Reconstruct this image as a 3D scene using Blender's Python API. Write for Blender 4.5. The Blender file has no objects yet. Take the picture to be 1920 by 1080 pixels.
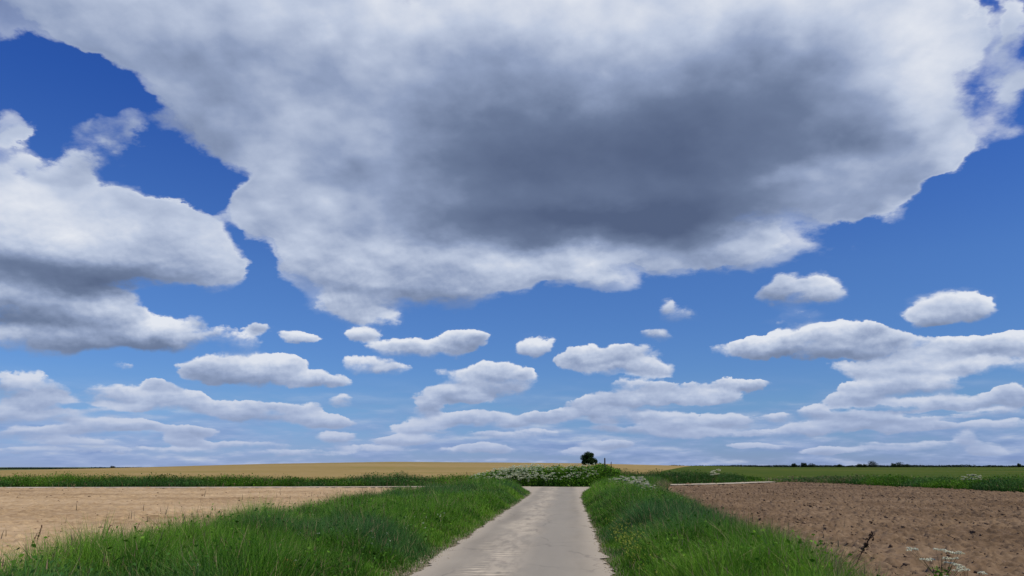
import bpy, bmesh, math, random
import numpy as np
from mathutils import Vector, noise as mnoise

# ------------------------------------------------------------------ camera
scene = bpy.context.scene
cam_data = bpy.data.cameras.new('camera')
cam_data.sensor_width = 36.0
cam_data.lens = 26.25
cam_data.clip_start = 0.05
cam_data.clip_end = 20000.0
cam = bpy.data.objects.new('camera', cam_data)
scene.collection.objects.link(cam)
cam.location = (0, 0, 1.6)
cam.rotation_euler = (math.radians(90 + 13.42), 0, 0)
scene.camera = cam

# ------------------------------------------------------------------ exposure
scene.view_settings.view_transform = 'Standard'
scene.view_settings.look = 'None'
scene.view_settings.exposure = 0.0
scene.view_settings.gamma = 1.0
scene.cycles.use_denoising = True
scene.cycles.max_bounces = 6
scene.cycles.transparent_max_bounces = 8

# ------------------------------------------------------------------ sun
SUN_EL, SUN_AZ = 54.0, 118.0          # degrees; azimuth clockwise from the view direction (+Y)
sun_data = bpy.data.lights.new('sun', 'SUN')
sun_data.energy = 4.0
sun_data.angle = math.radians(0.5)
sun_data.color = (1.0, 0.93, 0.79)
sun = bpy.data.objects.new('sun', sun_data)
scene.collection.objects.link(sun)
_e, _a = math.radians(SUN_EL), math.radians(SUN_AZ)
SUN_DIR = Vector((math.sin(_a) * math.cos(_e), math.cos(_a) * math.cos(_e), math.sin(_e)))
sun.rotation_euler = SUN_DIR.to_track_quat('Z', 'Y').to_euler()
sun.location = (30, -20, 60)

# ------------------------------------------------------------------ sky
# each puff: azimuth, elevation, half width, half height (degrees), weight
CLOUD_PUFFS = [
    (-35.95,28.45,4.24,1.86,1),(-31.39,29.07,5.71,2.92,1),(-26.49,27.44,5.45,4.14,1),(-22.83,25.22,5.32,3.25,1),
    (-19.29,29.79,10.57,6.04,1),(-17.14,23.75,6.86,4.16,1),(-7.17,28.79,13.32,8.3,1),(6.28,28.84,15.58,9.44,1),
    (19.19,28.72,13.33,8.27,1),(27.57,27.21,6.76,6.16,1),(31.02,24,3.77,4.75,1),(32.28,28.16,2.29,2.59,0.7),
    (22.39,20.81,7.84,3.72,1),(27.85,20.71,5.14,2.85,0.9),(31.85,20.31,2.37,1.24,0.9),(10.27,19.64,12.56,4.38,1),
    (-2.58,19.11,12.91,5.67,1),(-13.58,19.42,8.18,3.54,1),(-19.89,18.45,4.97,2.29,1),(-16.61,16.42,5.89,3.32,1),
    (-11.68,14.36,6.49,3,1),(-5.05,14.18,5.87,2.24,1),(1.7,15.46,6.36,1.72,1),(8.03,15.93,5,1.62,1),
    (14.19,16.01,5.6,1.66,1),(19.65,15.57,3.4,1.62,1),(25.85,18.64,3.51,1.46,0.8),(28.8,17.09,1.16,1.14,0.8),
    (36.24,26.4,1.48,2.83,0.5),(36.43,23.69,1.16,1.6,0.45),(7.13,13.72,3.53,0.81,0.8),(-12.35,11.6,3.19,1.04,1),
    (-9.9,10.81,1.62,0.72,0.6),(-18.18,11.4,1.51,0.39,0.45),(-34.39,24.57,3.69,2.44,-1.5),(-30.69,24.07,1.66,1.7,-0.5),
    (-24.94,20.26,3.95,2.01,-1.4),(-26.85,21.24,1.4,1.43,-0.5),(-23.72,19.12,1.46,1.48,-0.4),(-20.5,21.06,1.15,1.13,-0.3),
    (31.98,16.39,3.72,2.77,-0.6),(35.06,18.6,1.75,2.33,-0.5),(-19.01,22.01,0.79,0.53,-0.4),(34.98,27.42,0.61,1.58,-0.3),
    (-19.48,14.42,1.21,1.93,-1.3),(-18.65,12.54,1.89,1.55,-1),(-4.92,17.85,4.26,2.84,1),(-22.98,18.35,1.91,0.97,-1.2),
    (-21.81,16.63,0.96,0.98,-1),(-20.71,15.59,0.97,1.15,-0.9),(35.49,27.6,1.52,1.89,0.38),(35.95,22.14,1.31,1.95,0.38),
    (34.81,21.06,1.19,1.32,0.3),(-19.26,10.75,4.09,0.93,-0.4),(8.3,11.66,12.27,1.21,-0.4),(-29.43,21.78,2.35,1.61,0.8),
    (-27.85,21.36,1.24,1.14,0.5),(-32.58,22.05,1.45,1.28,0.66),(-36.56,21.58,1.15,1.62,0.8),(-33,19.3,1.85,1.5,0.56),
    (-36.03,19.07,1.44,1.64,0.62),(-30.52,20.22,1.63,0.77,0.4),(-28.78,24.02,2.06,0.69,-0.7),
    (-35.34,20.52,0.71,0.86,-0.5),(-32.76,15.2,6.07,3.44,1),(-27.65,15.98,4.38,2.9,1),(-25.17,15.56,3.5,2.78,1),
    (-22.51,14.15,2.25,1.74,1),(-30.92,12.99,6.87,1.76,1),(-35.84,15.71,2.84,1.99,1),(-33.95,10.5,4.91,1.7,1),
    (-29.47,8.86,5.39,1.31,1),(-25.2,9.01,2.75,1.3,1),(-28.36,10.4,1.94,1.22,1),(-33.02,7.85,4.15,1.02,0.9),
    (-20.59,8.94,2.41,1.07,0.7),(-18.82,9.81,1.06,0.54,0.6),(-15.94,9.25,1.67,0.65,1),(-23.04,10.11,0.88,0.6,0.6),
    (-27.93,6.6,0.98,0.41,0.6),(-19.33,6.9,4.17,1.07,1),(-17.49,6.97,2.13,1.09,0.8),(-21.46,6.42,2.7,0.92,0.9),
    (-14.4,6.1,2.55,0.62,1),(-26.76,4.72,3.39,0.79,0.9),(-24.05,4.28,2.58,0.91,0.8),(-32.92,4.85,2.46,1.14,1),
    (-31.65,3.99,1.96,0.68,0.7),(-33.56,3.14,1.87,0.53,0.8),(-7.39,8.77,4.24,0.85,1),(-3.72,9.39,1.96,0.86,1),
    (-10.95,7.37,2.33,0.7,1),(-11.46,9.75,1.51,0.63,0.8),(-8.94,6.94,1.52,0.42,0.7),(-2.04,6.41,4.07,1.37,1),
    (-1.23,7.1,2.34,0.71,0.6),(-4.47,5.27,2.88,0.72,0.9),(1.86,9,1.76,0.97,0.8),(7.78,8.12,3.84,1.06,1),
    (10.55,7.18,2.07,0.7,1),(4.92,7.68,1.94,0.64,0.8),(7.74,7.04,3.44,0.49,0.6),(10.08,5.6,4.5,1.11,1),
    (13.17,4.76,4.02,0.78,0.8),(6.46,4.54,3.23,0.71,0.8),(15.09,4.91,1.8,0.54,0.6),(12.53,11.31,2.23,1.04,1),
    (11.56,11.87,0.88,0.72,0.5),(11.17,9.64,1.44,0.63,0.9),(6.21,10.41,0.86,0.36,0.4),(21.42,12.14,2.98,0.99,1),
    (19.95,12.33,1.48,0.92,0.8),(23.23,12.18,1.42,0.9,0.9),(21.09,10.44,1.81,0.69,0.5),(22.73,8.69,5.35,1.19,1),
    (24.19,9.27,2.62,0.78,0.7),(17.97,8.42,3.19,0.88,1),(26.43,7.82,3.77,1.02,1),(29.54,6.72,2.95,0.87,0.9),
    (25.29,6.54,3.5,0.58,0.8),(30.9,10.32,2.46,1.26,0.9),(29.26,9.77,1.58,0.71,0.6),(32.69,9.96,1.18,0.89,0.4),
    (34.32,8.92,1.08,0.44,0.5),(34.12,7.41,2.15,0.94,0.9),(31.79,7.6,2.55,0.73,0.7),(32.51,6.17,3.32,0.54,0.7),
    (27.5,5.59,3.36,0.93,1),(25.46,4.96,2.2,0.72,0.9),(31.97,4.22,3.88,0.61,0.9),(28.28,3.95,3.88,0.49,0.8),
    (17.22,5.82,2.19,0.58,1),(21.58,3.69,1.26,0.55,0.9),(23.98,3.55,1.92,0.51,0.7),(16.11,3.16,2.48,0.61,0.9),
    (25.93,3.07,4.34,0.5,0.8),(-2.42,3.45,4.98,0.67,1),(-6.81,2.76,2.45,0.55,0.9),(1.61,3.29,2.49,0.52,0.9),
    (0,2.31,3.82,0.47,0.8),(-18.36,3.65,3.81,0.68,0.9),(-14.61,3.19,2.34,0.61,0.8),(-23.01,2.23,2.11,0.47,0.9),
    (-13.03,2.13,1.81,0.42,0.7),(-28.43,2.55,2.82,0.52,0.9),(-30.15,1.48,3.42,0.41,0.6),(-15.59,0.9,4.23,0.3,0.6),
    (-2.4,1.13,5.31,0.31,0.6),(6.78,1.63,2.25,0.35,0.8),(10.74,2.65,4.43,0.54,0.8),(14.55,2.23,3.57,0.38,0.7),
    (20.05,2.35,3.03,0.37,0.7),(22.88,2.67,3.25,0.44,0.8),(28.61,1.33,4.69,0.31,0.7),(31.75,2.46,3.04,0.4,0.8),
    (32.14,3.29,1.93,0.34,0.8),(-32.29,2.12,3.28,0.47,0.8),(-26.53,2.59,1.84,0.49,0.8),(-24.74,1.02,4.39,0.28,0.6),
    (-32.14,0.96,3.27,0.26,0.6),(-19.63,1.43,3.72,0.33,0.7),(-10.29,1.3,3.31,0.31,0.6),(-8.37,1.89,2.24,0.39,0.7),
    (3.23,3.68,1.53,0.48,0.8),(7.24,3.74,3.4,0.63,0.9),(11.55,3.42,2.58,0.54,0.8),(19.42,3.29,1.02,0.45,0.7),
    (17.83,1.45,2.76,0.3,0.6),(24.07,1.03,3.8,0.25,0.6),(28.12,2.56,1.78,0.35,0.7),(-30.95,3.17,1.7,0.48,0.8),
    (-27.92,3.61,2.1,0.56,0.8),(-20.21,4.21,1.7,0.45,0.7),(-16.17,4.12,2.13,0.46,0.7),(-25.18,5.52,1.27,0.58,0.6),
    (24.06,4.39,1.93,0.51,0.7),(29.37,5.31,1.76,0.7,0.7),(33.75,4.57,1.6,0.6,0.8),(8.92,6.34,5.58,0.24,-0.35),
    (21.11,6.44,2.49,0.53,-0.5),(18.2,6.56,2.22,0.54,-0.4),(6.9,5.85,1.61,0.48,-0.3),(4.08,6.08,1.62,1.21,-0.3),
    (-10.46,5.2,1.57,1.58,-0.3),(23.18,5.97,2.07,0.52,-0.4),(-27.21,5.96,2.92,0.29,-0.4),(-13.75,8.28,0.78,1.18,-0.3),
    (30.69,8.57,1.84,0.28,-0.3),(0,4.49,3.24,0.24,-0.3),(11.2,4.25,5.07,0.2,-0.45),(9.19,3.02,4.71,0.16,-0.35),
    (-24.97,3.42,3.99,0.18,-0.35),(-29.82,3.83,1.83,0.21,-0.3),(-18.82,4.93,4.01,0.19,-0.4),(-3.24,4.32,4.44,0.2,-0.4),
    (-2.41,2.74,4.82,0.16,-0.3),(26.34,3.84,3.9,0.18,-0.4),(32.36,4.98,1.74,0.2,-0.4),(26.36,7.21,2.97,0.18,-0.3),
    (13.68,7.1,0.77,0.79,-0.3),(21.39,5.6,2.83,0.45,-0.4),(30.63,5.53,4.23,0.24,-0.35),(20.25,4.77,2.14,0.45,-0.4),
    (29.77,3.38,3.35,0.21,-0.3),(-13.63,3.14,2.14,0.51,0.75),(6.73,2.98,1.11,0.51,0.75),(21.55,2.33,0.85,0.43,0.75),
    (-2.81,4.71,1.91,0.6,0.75),(31.91,0.92,1.32,0.33,0.75),(-33.38,3.71,1.16,0.49,0.75),(-26.14,3.87,0.72,0.54,0.75),
    (24.85,2.98,1.35,0.5,0.75),(12.38,2.97,1.47,0.49,0.75),(5.39,1.02,2.09,0.39,0.75),(-20.12,3.56,1.14,0.51,0.75),
    (-7.63,1.94,2.09,0.43,0.75),(-1.12,1.18,0.84,0.36,0.75),(-2.31,1.37,2.32,0.39,0.75),(9.99,4.71,1.99,0.62,0.75),
    (-22.83,4.36,1.99,0.61,0.75),(-19.02,4.35,0.9,0.56,0.75),(-23.42,1.68,1.43,0.39,0.75),(-6.25,4.28,1.04,0.62,0.75),
    (-6.15,4.58,1.16,0.61,0.75),(22.13,1.04,1.11,0.38,0.75),(-20.41,3.96,1.9,0.58,0.75),(33.64,3.89,0.81,0.51,0.75),
    (-12.95,1.88,1.23,0.39,0.75),(-12.73,4.6,1.16,0.63,0.75),(-3.62,3.55,2.31,0.55,0.75),(26.31,2.45,0.9,0.42,0.75),
    (-2.42,1.38,1.21,0.37,0.75),(30.65,1.77,0.84,0.42,0.75),(7.91,1.47,1.45,0.37,0.75),
]

CLOUD_TONES = [
    (6.5,21.22,15.89,4.87,-0.36),(16.39,24.6,13.46,4.91,-0.3),(0,25.9,7.55,5.46,-0.18),(-9.51,21.68,8.07,4.35,-0.07),
    (1.72,17.98,12.43,1.71,-0.24),(12.28,18.13,7.79,1.75,-0.16),(-7.72,19.37,4.67,2.01,-0.04),
    (-14.92,27.41,8.39,2.98,-0.07),(8.58,30.58,15.56,3.69,-0.06),(19.19,28.72,8.08,3.24,-0.06),
    (32.84,23.93,2.69,4.33,0.22),(19.66,15.69,3.4,1.62,0.18),(2.97,15.24,6.34,1.22,0.26),(-5.94,16.2,5.48,1.62,0.12),
    (23.85,20.42,4.38,0.66,0.16),(-13.92,25.05,2.93,1.52,0.08),(32.48,20.18,1.87,1.02,0.12),(-10.85,13.99,7.33,2.01,0.05),
    (-31.44,12.14,8.31,1.12,-0.34),(-33.81,9.42,5.48,1.08,-0.3),(-28.92,9.62,2.24,0.64,-0.1),(-21.83,14.79,2.2,1.9,0.14),
    (-25.71,17.35,3.85,1.84,0.14),(-33.41,15.45,4.5,2.05,0.08),(-8.32,12.39,7.39,0.97,-0.16),(-2.76,33.4,22.99,2.16,0.03),
    (22.6,7.27,5.6,0.67,-0.1),(-27.75,7.91,4.86,0.79,-0.18),(-32.09,7.58,3.56,0.69,-0.12),
]



class Expr:
    """tiny helper: arithmetic on node sockets"""
    tree = None
    def __init__(self, s): self.s = s
    @classmethod
    def math(cls, op, *args, clamp=False):
        n = cls.tree.nodes.new('ShaderNodeMath'); n.operation = op; n.use_clamp = clamp
        for i, v in enumerate(args):
            if isinstance(v, Expr): cls.tree.links.new(v.s, n.inputs[i])
            else: n.inputs[i].default_value = v
        return Expr(n.outputs[0])
    @classmethod
    def vec(cls, op, *args):
        n = cls.tree.nodes.new('ShaderNodeVectorMath'); n.operation = op
        for i, v in enumerate(args):
            if isinstance(v, Expr): cls.tree.links.new(v.s, n.inputs[i])
            else: n.inputs[i].default_value = v
        return Expr(n.outputs['Value' if op in ('DOT_PRODUCT', 'LENGTH') else 'Vector'])
    def __add__(self, o): return Expr.math('ADD', self, o)
    def __sub__(self, o): return Expr.math('SUBTRACT', self, o)
    def __rsub__(self, o): return Expr.math('SUBTRACT', o, self)
    def __mul__(self, o): return Expr.math('MULTIPLY', self, o)
    def __truediv__(self, o): return Expr.math('DIVIDE', self, o)
    def mad(self, m, a): return Expr.math('MULTIPLY_ADD', self, m, a)
    def smooth(self, lo, hi, a=0.0, b=1.0):
        n = Expr.tree.nodes.new('ShaderNodeMapRange'); n.interpolation_type = 'SMOOTHSTEP'
        for i, v in enumerate((self, lo, hi, a, b)):
            if isinstance(v, Expr): Expr.tree.links.new(v.s, n.inputs[i])
            else: n.inputs[i].default_value = v
        return Expr(n.outputs[0])
    def xyz(self):
        n = Expr.tree.nodes.new('ShaderNodeSeparateXYZ'); Expr.tree.links.new(self.s, n.inputs[0])
        return [Expr(o) for o in n.outputs]
    @classmethod
    def comb(cls, *args):
        n = cls.tree.nodes.new('ShaderNodeCombineXYZ')
        for i, v in enumerate(args):
            if isinstance(v, Expr): cls.tree.links.new(v.s, n.inputs[i])
            else: n.inputs[i].default_value = v
        return Expr(n.outputs[0])
    @classmethod
    def billow(cls, vec, scale, detail, rough=.5):
        n = cls.tree.nodes.new('ShaderNodeTexVoronoi'); n.feature = 'F1'; n.normalize = True
        cls.tree.links.new(vec.s, n.inputs['Vector'])
        n.inputs['Scale'].default_value = scale; n.inputs['Detail'].default_value = detail
        n.inputs['Roughness'].default_value = rough
        return Expr(n.outputs['Distance'])
    @classmethod
    def noise(cls, vec, scale, detail, rough=.5, color=False, lac=2.0):
        n = cls.tree.nodes.new('ShaderNodeTexNoise'); n.noise_dimensions = '3D'
        cls.tree.links.new(vec.s, n.inputs['Vector'])
        n.inputs['Scale'].default_value = scale; n.inputs['Detail'].default_value = detail
        n.inputs['Roughness'].default_value = rough; n.inputs['Lacunarity'].default_value = lac
        return Expr(n.outputs['Color' if color else 'Fac'])
    def ramp(self, stops, interp='LINEAR'):
        n = Expr.tree.nodes.new('ShaderNodeValToRGB'); Expr.tree.links.new(self.s, n.inputs[0])
        el = n.color_ramp.elements; n.color_ramp.interpolation = interp
        while len(el) < len(stops): el.new(0.5)
        for e, (p, c) in zip(el, stops): e.position = p; e.color = (*c, 1)
        return Expr(n.outputs[0])
    @classmethod
    def mix(cls, f, a, b, mode='MIX'):
        n = cls.tree.nodes.new('ShaderNodeMix'); n.data_type = 'RGBA'; n.blend_type = mode
        for i, v in ((0, f), (6, a), (7, b)):
            if isinstance(v, Expr): cls.tree.links.new(v.s, n.inputs[i])
            elif i == 0: n.inputs[i].default_value = v
            else: n.inputs[i].default_value = (*v, 1)
        return Expr(n.outputs[2])

def srgb(r, g, b):
    f = lambda c: c / 12.92 if c <= .04045 else ((c + .055) / 1.055) ** 2.4
    return tuple(f(v / 255) for v in (r, g, b))

SKY_STRENGTH = 0.1
SKY_TINT = [(0.0, (.34, .46, .93)), (.11, (.45, .61, .88)), (.35, (.47, .68, 1.02)), (.65, (.28, .55, 1.13)), (1, (.25, .5, 1.1))]
def build_sky():
    w = bpy.data.worlds.new('World'); scene.world = w; w.use_nodes = True
    T = w.node_tree; T.nodes.clear(); Expr.tree = T
    E = Expr
    out = T.nodes.new('ShaderNodeOutputWorld'); bg = T.nodes.new('ShaderNodeBackground')
    T.links.new(bg.outputs[0], out.inputs[0]); bg.inputs[1].default_value = SKY_STRENGTH
    sky = T.nodes.new('ShaderNodeTexSky'); sky.sky_type = 'NISHITA'; sky.sun_disc = False
    sky.sun_elevation = math.radians(SUN_EL); sky.sun_rotation = math.radians(SUN_AZ)
    sky.altitude = 200; sky.air_density = 1.0; sky.dust_density = 0.0; sky.ozone_density = 6.0
    d = E(T.nodes.new('ShaderNodeTexCoord').outputs['Generated'])
    x, y, z = d.xyz()
    az = E.math('ARCTAN2', x, y) * 57.29578
    el = E.math('ARCSINE', z) * 57.29578
    elp = E.math('MAXIMUM', el, 0.0)
    # cloud noise lives on a direction scaled up towards the horizon (far clouds look smaller and flatter)
    zc = E.math('MAXIMUM', z, 0.0)
    k = E.math('POWER', zc + 0.10, -0.62)
    q = E.vec('SCALE', d, ); T.links.new(k.s, q.s.node.inputs['Scale'])
    # billowing outline: the puffs are looked up through a wobble whose size follows the cloud size
    wob = E.vec('SUBTRACT', E.noise(q, 5.5, 6, .58, color=True), (.5, .5, .5))
    wobs = E.vec('SUBTRACT', E.noise(d, 24.0, 5, .58, color=True), (.5, .5, .5))
    wob = E.mix(el.smooth(5.0, 15.0, 1.0, 0.0), wob, wobs)
    amp = elp.mad(0.30, 0.75)
    wx, wy, _ = wob.xyz()
    ax = wx.mad(amp, az); ey = (wy * 0.62).mad(amp, el)
    P = E.comb(ax, ey, 1.0)
    W, A, V, = None, None, None
    for i, (a, e, ra, re, wt) in enumerate(CLOUD_PUFFS):
        if i and i % 8 == 0:                         # keeps the shader's evaluation sequential
            P = E.vec('MULTIPLY_ADD', E.comb(W, A, V), (1e-9, 1e-9, 1e-9), P)
        uv = E.vec('MULTIPLY_ADD', P, (1 / ra, 1 / re, 0), (-a / ra, -e / re, 0))
        r2 = E.vec('DOT_PRODUCT', uv, uv)
        g = E.math('POWER', 0.36788, r2 * r2)
        W = g.mad(wt, W if W else 0.0)
        if wt > 0:
            v = E.vec('DOT_PRODUCT', uv, (0, 1, 0))
            A = g + A if A else g
            V = v.mad(g, V) if V else v * g
    H = E.math('DIVIDE', V, A + 0.02)                # -1 cloud base .. +1 cloud top
    # scattered clouds elsewhere round the horizon, and the far bank low over the fields
    side = E.math('ABSOLUTE', az).smooth(40, 50)
    gen = E.noise(q, 1.6, 3, .5).smooth(.50, .68)
    W = (gen * side).mad(0.9, W)
    low = el.smooth(0.0, 5.2, 1.0, 0.0)
    W = low.mad(0.10, W)
    # puffy detail: fine smoke plus round cauliflower heads
    L = Vector((SUN_DIR.x * .6, SUN_DIR.y * .35, 1.0)).normalized()
    def up(v, s): return E.vec('ADD', v, tuple(L * s))
    n1 = E.noise(q, 8.0, 8, .60)
    n2 = E.noise(up(q, .028), 8.0, 5, .5)
    n3 = E.noise(q, 3.0, 4, .5); n4 = E.noise(up(q, .085), 3.0, 3, .5)
    qw = E.vec('MULTIPLY_ADD', wob, (.16, .16, .16), q)
    b1 = E.billow(qw, 7.0, 2.5, .55); b2 = E.billow(up(qw, .03), 7.0, 1.5, .5)
    lowc = el.smooth(9.0, 20.0, 1.0, 0.15)
    ds = E.vec('MULTIPLY_ADD', wob, (.022, .022, .022), E.vec('MULTIPLY', d, (1.0, 1.0, 1.35)))
    s1 = E.billow(ds, 36.0, 3.0, .66); s2 = E.billow(up(ds, .007), 36.0, 2.5, .6)
    puff = (b1 - .36).mad(-0.55, ((s1 - .36) * lowc).mad(-0.75, (n1 - .5) * 0.95))
    dens = W - el.smooth(3.0, 10.0, .455, .54) + puff * el.smooth(1.0, 8.0, .92, 1.08)
    ragged = E.noise(q, 3.3, 2, .5).smooth(.36, .62)
    soft = E.math('MULTIPLY', H.smooth(-.8, .7, .62, el.smooth(9, 15, .22, .36)), ragged.mad(1.2, .6))
    alpha = E.math('DIVIDE', dens, soft, clamp=True).smooth(0.0, 1.0)
    # thin torn veils round the big clouds
    veil = (n1 - .5).mad(1.9, (n3 - .5).mad(1.0, W)).smooth(.27, 1.0, 0.0, .75) * el.smooth(9.0, 15.0)
    alpha = E.math('MAXIMUM', alpha, veil)
    thick = dens.smooth(0.0, 0.75)
    tone = H.mad(el.smooth(8, 17, .50, .15), el.smooth(8, 17, .66, .66))
    Pw = E.comb(wx.mad(amp * .8, az), (wy * .5).mad(amp, el), 1.0)
    for i, (a, e, ra, re, wt) in enumerate(CLOUD_TONES):
        if i % 8 == 0:
            Pw = E.vec('MULTIPLY_ADD', E.comb(tone, W, 1.0), (1e-9, 1e-9, 1e-9), Pw)
        uv = E.vec('MULTIPLY_ADD', Pw, (1 / ra, 1 / re, 0), (-a / ra, -e / re, 0))
        r2 = E.vec('DOT_PRODUCT', uv, uv)
        g = E.math('POWER', 0.36788, E.math('POWER', r2, 1.5))
        tone = g.mad(wt, tone)
    relief = ((n1 - n2) * 0.24) + ((n3 - n4) * 1.1) + ((b2 - b1) * 0.30) + (s2 - s1) * lowc * 0.45
    tone = tone + relief * tone.smooth(0.1, .65, .40, 1.1)
    tone = thick.mad(-0.13, tone + 0.13)             # thin sunlit rims, denser greyer hearts
    cloud = E.math('ADD', tone, 0, clamp=True).ramp([
        (0.0, srgb(84, 98, 127)), (.25, srgb(108, 123, 152)), (.5, srgb(147, 162, 192)),
        (.75, srgb(191, 202, 223)), (1.0, srgb(229, 233, 241))])
    # thin layered bank just above the fields
    sn = E.noise(E.vec('MULTIPLY', d, (1.0, 1.0, 5.5)), 9.0, 6, .58)
    bank = sn.smooth(.36, .60) * el.smooth(0.3, 7.0, 0.8, 0.0)
    btone = (sn - E.noise(E.vec('MULTIPLY_ADD', d, (1.0, 1.0, 5.5), (0, 0, .03)), 9.0, 4, .58)).mad(3.0, .35)
    bankc = E.math('ADD', btone, 0, clamp=True).ramp([(0, srgb(126, 148, 196)), (.5, srgb(156, 174, 212)), (1, srgb(202, 209, 225))])
    far = el.smooth(0.0, 10.0, 0.70, 0.0)              # distant clouds sink into the bluish air
    cloud = E.mix(far, cloud, srgb(162, 178, 212))
    cloud = E.vec('SCALE', cloud); cloud.s.node.inputs['Scale'].default_value = 1 / SKY_STRENGTH
    # clear polarised look: the red and green sink a little, more so high up
    tint = E.math('MULTIPLY', elp, 1 / 40.0, clamp=True).ramp(SKY_TINT)
    blue = E.mix(1.0, E(sky.outputs[0]), tint, 'MULTIPLY')
    bankc = E.vec('SCALE', bankc); bankc.s.node.inputs['Scale'].default_value = 1 / SKY_STRENGTH
    col = E.mix(alpha * 0.97, E.mix(bank, blue, bankc), cloud)
    T.links.new(col.s, bg.inputs[0])
    w.cycles.sampling_method = 'MANUAL'; w.cycles.sample_map_resolution = 512
build_sky()

# ------------------------------------------------------------------ helpers
rng = np.random.default_rng(7)
COL = scene.collection

def tag(o, label=None, cat=None, group=None, kind=None):
    if label: o['label'] = label
    if cat: o['category'] = cat
    if group: o['group'] = group
    if kind: o['kind'] = kind
    return o

def link(name, me, mat, parent=None, smooth=True):
    if mat: me.materials.append(mat)
    if smooth: me.polygons.foreach_set('use_smooth', np.ones(len(me.polygons), bool))
    o = bpy.data.objects.new(name, me); COL.objects.link(o)
    if parent: o.parent = parent
    return o

def empty(name, loc, rz=0.0, scale=1.0):
    o = bpy.data.objects.new(name, None); COL.objects.link(o)
    o.location = loc; o.rotation_euler = (0, 0, rz); o.scale = (scale,) * 3
    o.empty_display_size = 0.2
    return o

def copy_tree(o, parent=None):
    c = o.copy(); COL.objects.link(c); c.parent = parent
    for ch in list(o.children): copy_tree(ch, c)
    return c

def mesh_arrays(name, co, faces_n, loops, tint=None, uv=None):
    """co (n,3); faces_n = vertices per face (m,); loops = flat vertex indices"""
    me = bpy.data.meshes.new(name)
    me.vertices.add(len(co)); me.vertices.foreach_set('co', np.ascontiguousarray(co, np.float32).ravel())
    me.loops.add(len(loops)); me.loops.foreach_set('vertex_index', np.ascontiguousarray(loops, np.int32))
    me.polygons.add(len(faces_n))
    st = np.zeros(len(faces_n), np.int32); st[1:] = np.cumsum(faces_n)[:-1]
    me.polygons.foreach_set('loop_start', st); me.polygons.foreach_set('loop_total', np.asarray(faces_n, np.int32))
    if tint is not None:
        a = me.attributes.new('tint', 'FLOAT_COLOR', 'POINT')
        c = np.ones((len(co), 4), np.float32); c[:, :3] = tint
        a.data.foreach_set('color', c.ravel())
    if uv is not None:
        a = me.attributes.new('lane', 'FLOAT_VECTOR', 'POINT')
        a.data.foreach_set('vector', np.ascontiguousarray(uv, np.float32).ravel())
    me.update(calc_edges=True)
    return me

def grid_mesh(name, X, Y, Z, uv=None):
    r, c = X.shape
    idx = np.arange(r * c).reshape(r, c)
    q = np.stack([idx[:-1, :-1], idx[:-1, 1:], idx[1:, 1:], idx[1:, :-1]], -1).reshape(-1, 4)
    co = np.stack([X, Y, Z], -1).reshape(-1, 3)
    return mesh_arrays(name, co, np.full(len(q), 4), q.ravel(), uv=None if uv is None else uv.reshape(-1, 3))

_T = rng.random((8, 256, 256))
def vnoise(x, y, s=0):
    t = _T[s % 8]
    xi = np.floor(x).astype(int); yi = np.floor(y).astype(int)
    fx = x - xi; fy = y - yi
    fx = fx * fx * (3 - 2 * fx); fy = fy * fy * (3 - 2 * fy)
    g = lambda i, j: t[(xi + i) & 255, (yi + j) & 255]
    return (g(0, 0) * (1 - fx) + g(1, 0) * fx) * (1 - fy) + (g(0, 1) * (1 - fx) + g(1, 1) * fx) * fy
def fbm(x, y, oct=4, s=0, gain=.5):
    v = 0; a = 1; n = 0
    for i in range(oct):
        v = v + a * vnoise(x * 2 ** i + 17.3 * i, y * 2 ** i + 9.1 * i, s + i); n += a; a *= gain
    return v / n
def sstep(a, b, x):
    t = np.clip((x - a) / (b - a), 0, 1); return t * t * (3 - 2 * t)

# ------------------------------------------------------------------ terrain
HX = [-400, -200, -153, -97, -51, -2, 34, 70, 120, 300]
HZ = [0.0, .15, .55, 2.6, 3.35, 3.1, 2.75, 1.9, .8, .2]
def terrain(x, y):
    x = np.asarray(x, float); y = np.asarray(y, float)
    hill = np.interp(x, HX, HZ) * sstep(85, 340, y) * (1 - sstep(360, 900, y))
    az = x / np.maximum(np.abs(y), 1)
    fall = -7.5 * sstep(300, 2000, y) * (1 - sstep(-.30, .05, az)) - 1.2 * sstep(800, 2500, y)
    roll = (fbm(x / 90, y / 90, 3, 2) - .5) * .35 * sstep(90, 250, np.hypot(x, y))
    return hill + fall + roll

ROAD_L = lambda y: np.interp(y, [-60, 11.9, 40, 46, 51, 54.5, 57, 59.5], [-7.3, -1.52, .72, 1.10, 1.10, .75, -1.0, -4.5])
ROAD_R = lambda y: np.interp(y, [-60, 11.9, 28, 40, 48, 54, 57, 58.5], [-3.45, 1.52, 2.64, 3.55, 4.4, 5.35, 6.6, 9.0])
VERGE_L = lambda y: ROAD_L(np.minimum(y, 46)) - np.interp(y, [-60, 8, 20, 30, 45, 58], [3.8, 3.95, 5.0, 5.6, 4.5, 3.6]) 
VERGE_R = lambda y: np.interp(y, [-60, 8.4, 16.4, 28, 36, 48, 56, 64], [1.2, 4.0, 5.0, 6.3, 7.3, 9.3, 11.3, 13.0])
# the track that crosses behind the junction: centre line (x, y)
TRX = np.array([-90, -40, -25, -5, 3, 9, 14, 19, 25, 30, 40, 70]); TRY = np.array([57.5, 58.8, 59.4, 61.8, 60.2, 61.2, 64.0, 68.5, 75.0, 80, 86, 96])
track_y = lambda x: np.interp(x, TRX, TRY)

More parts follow.
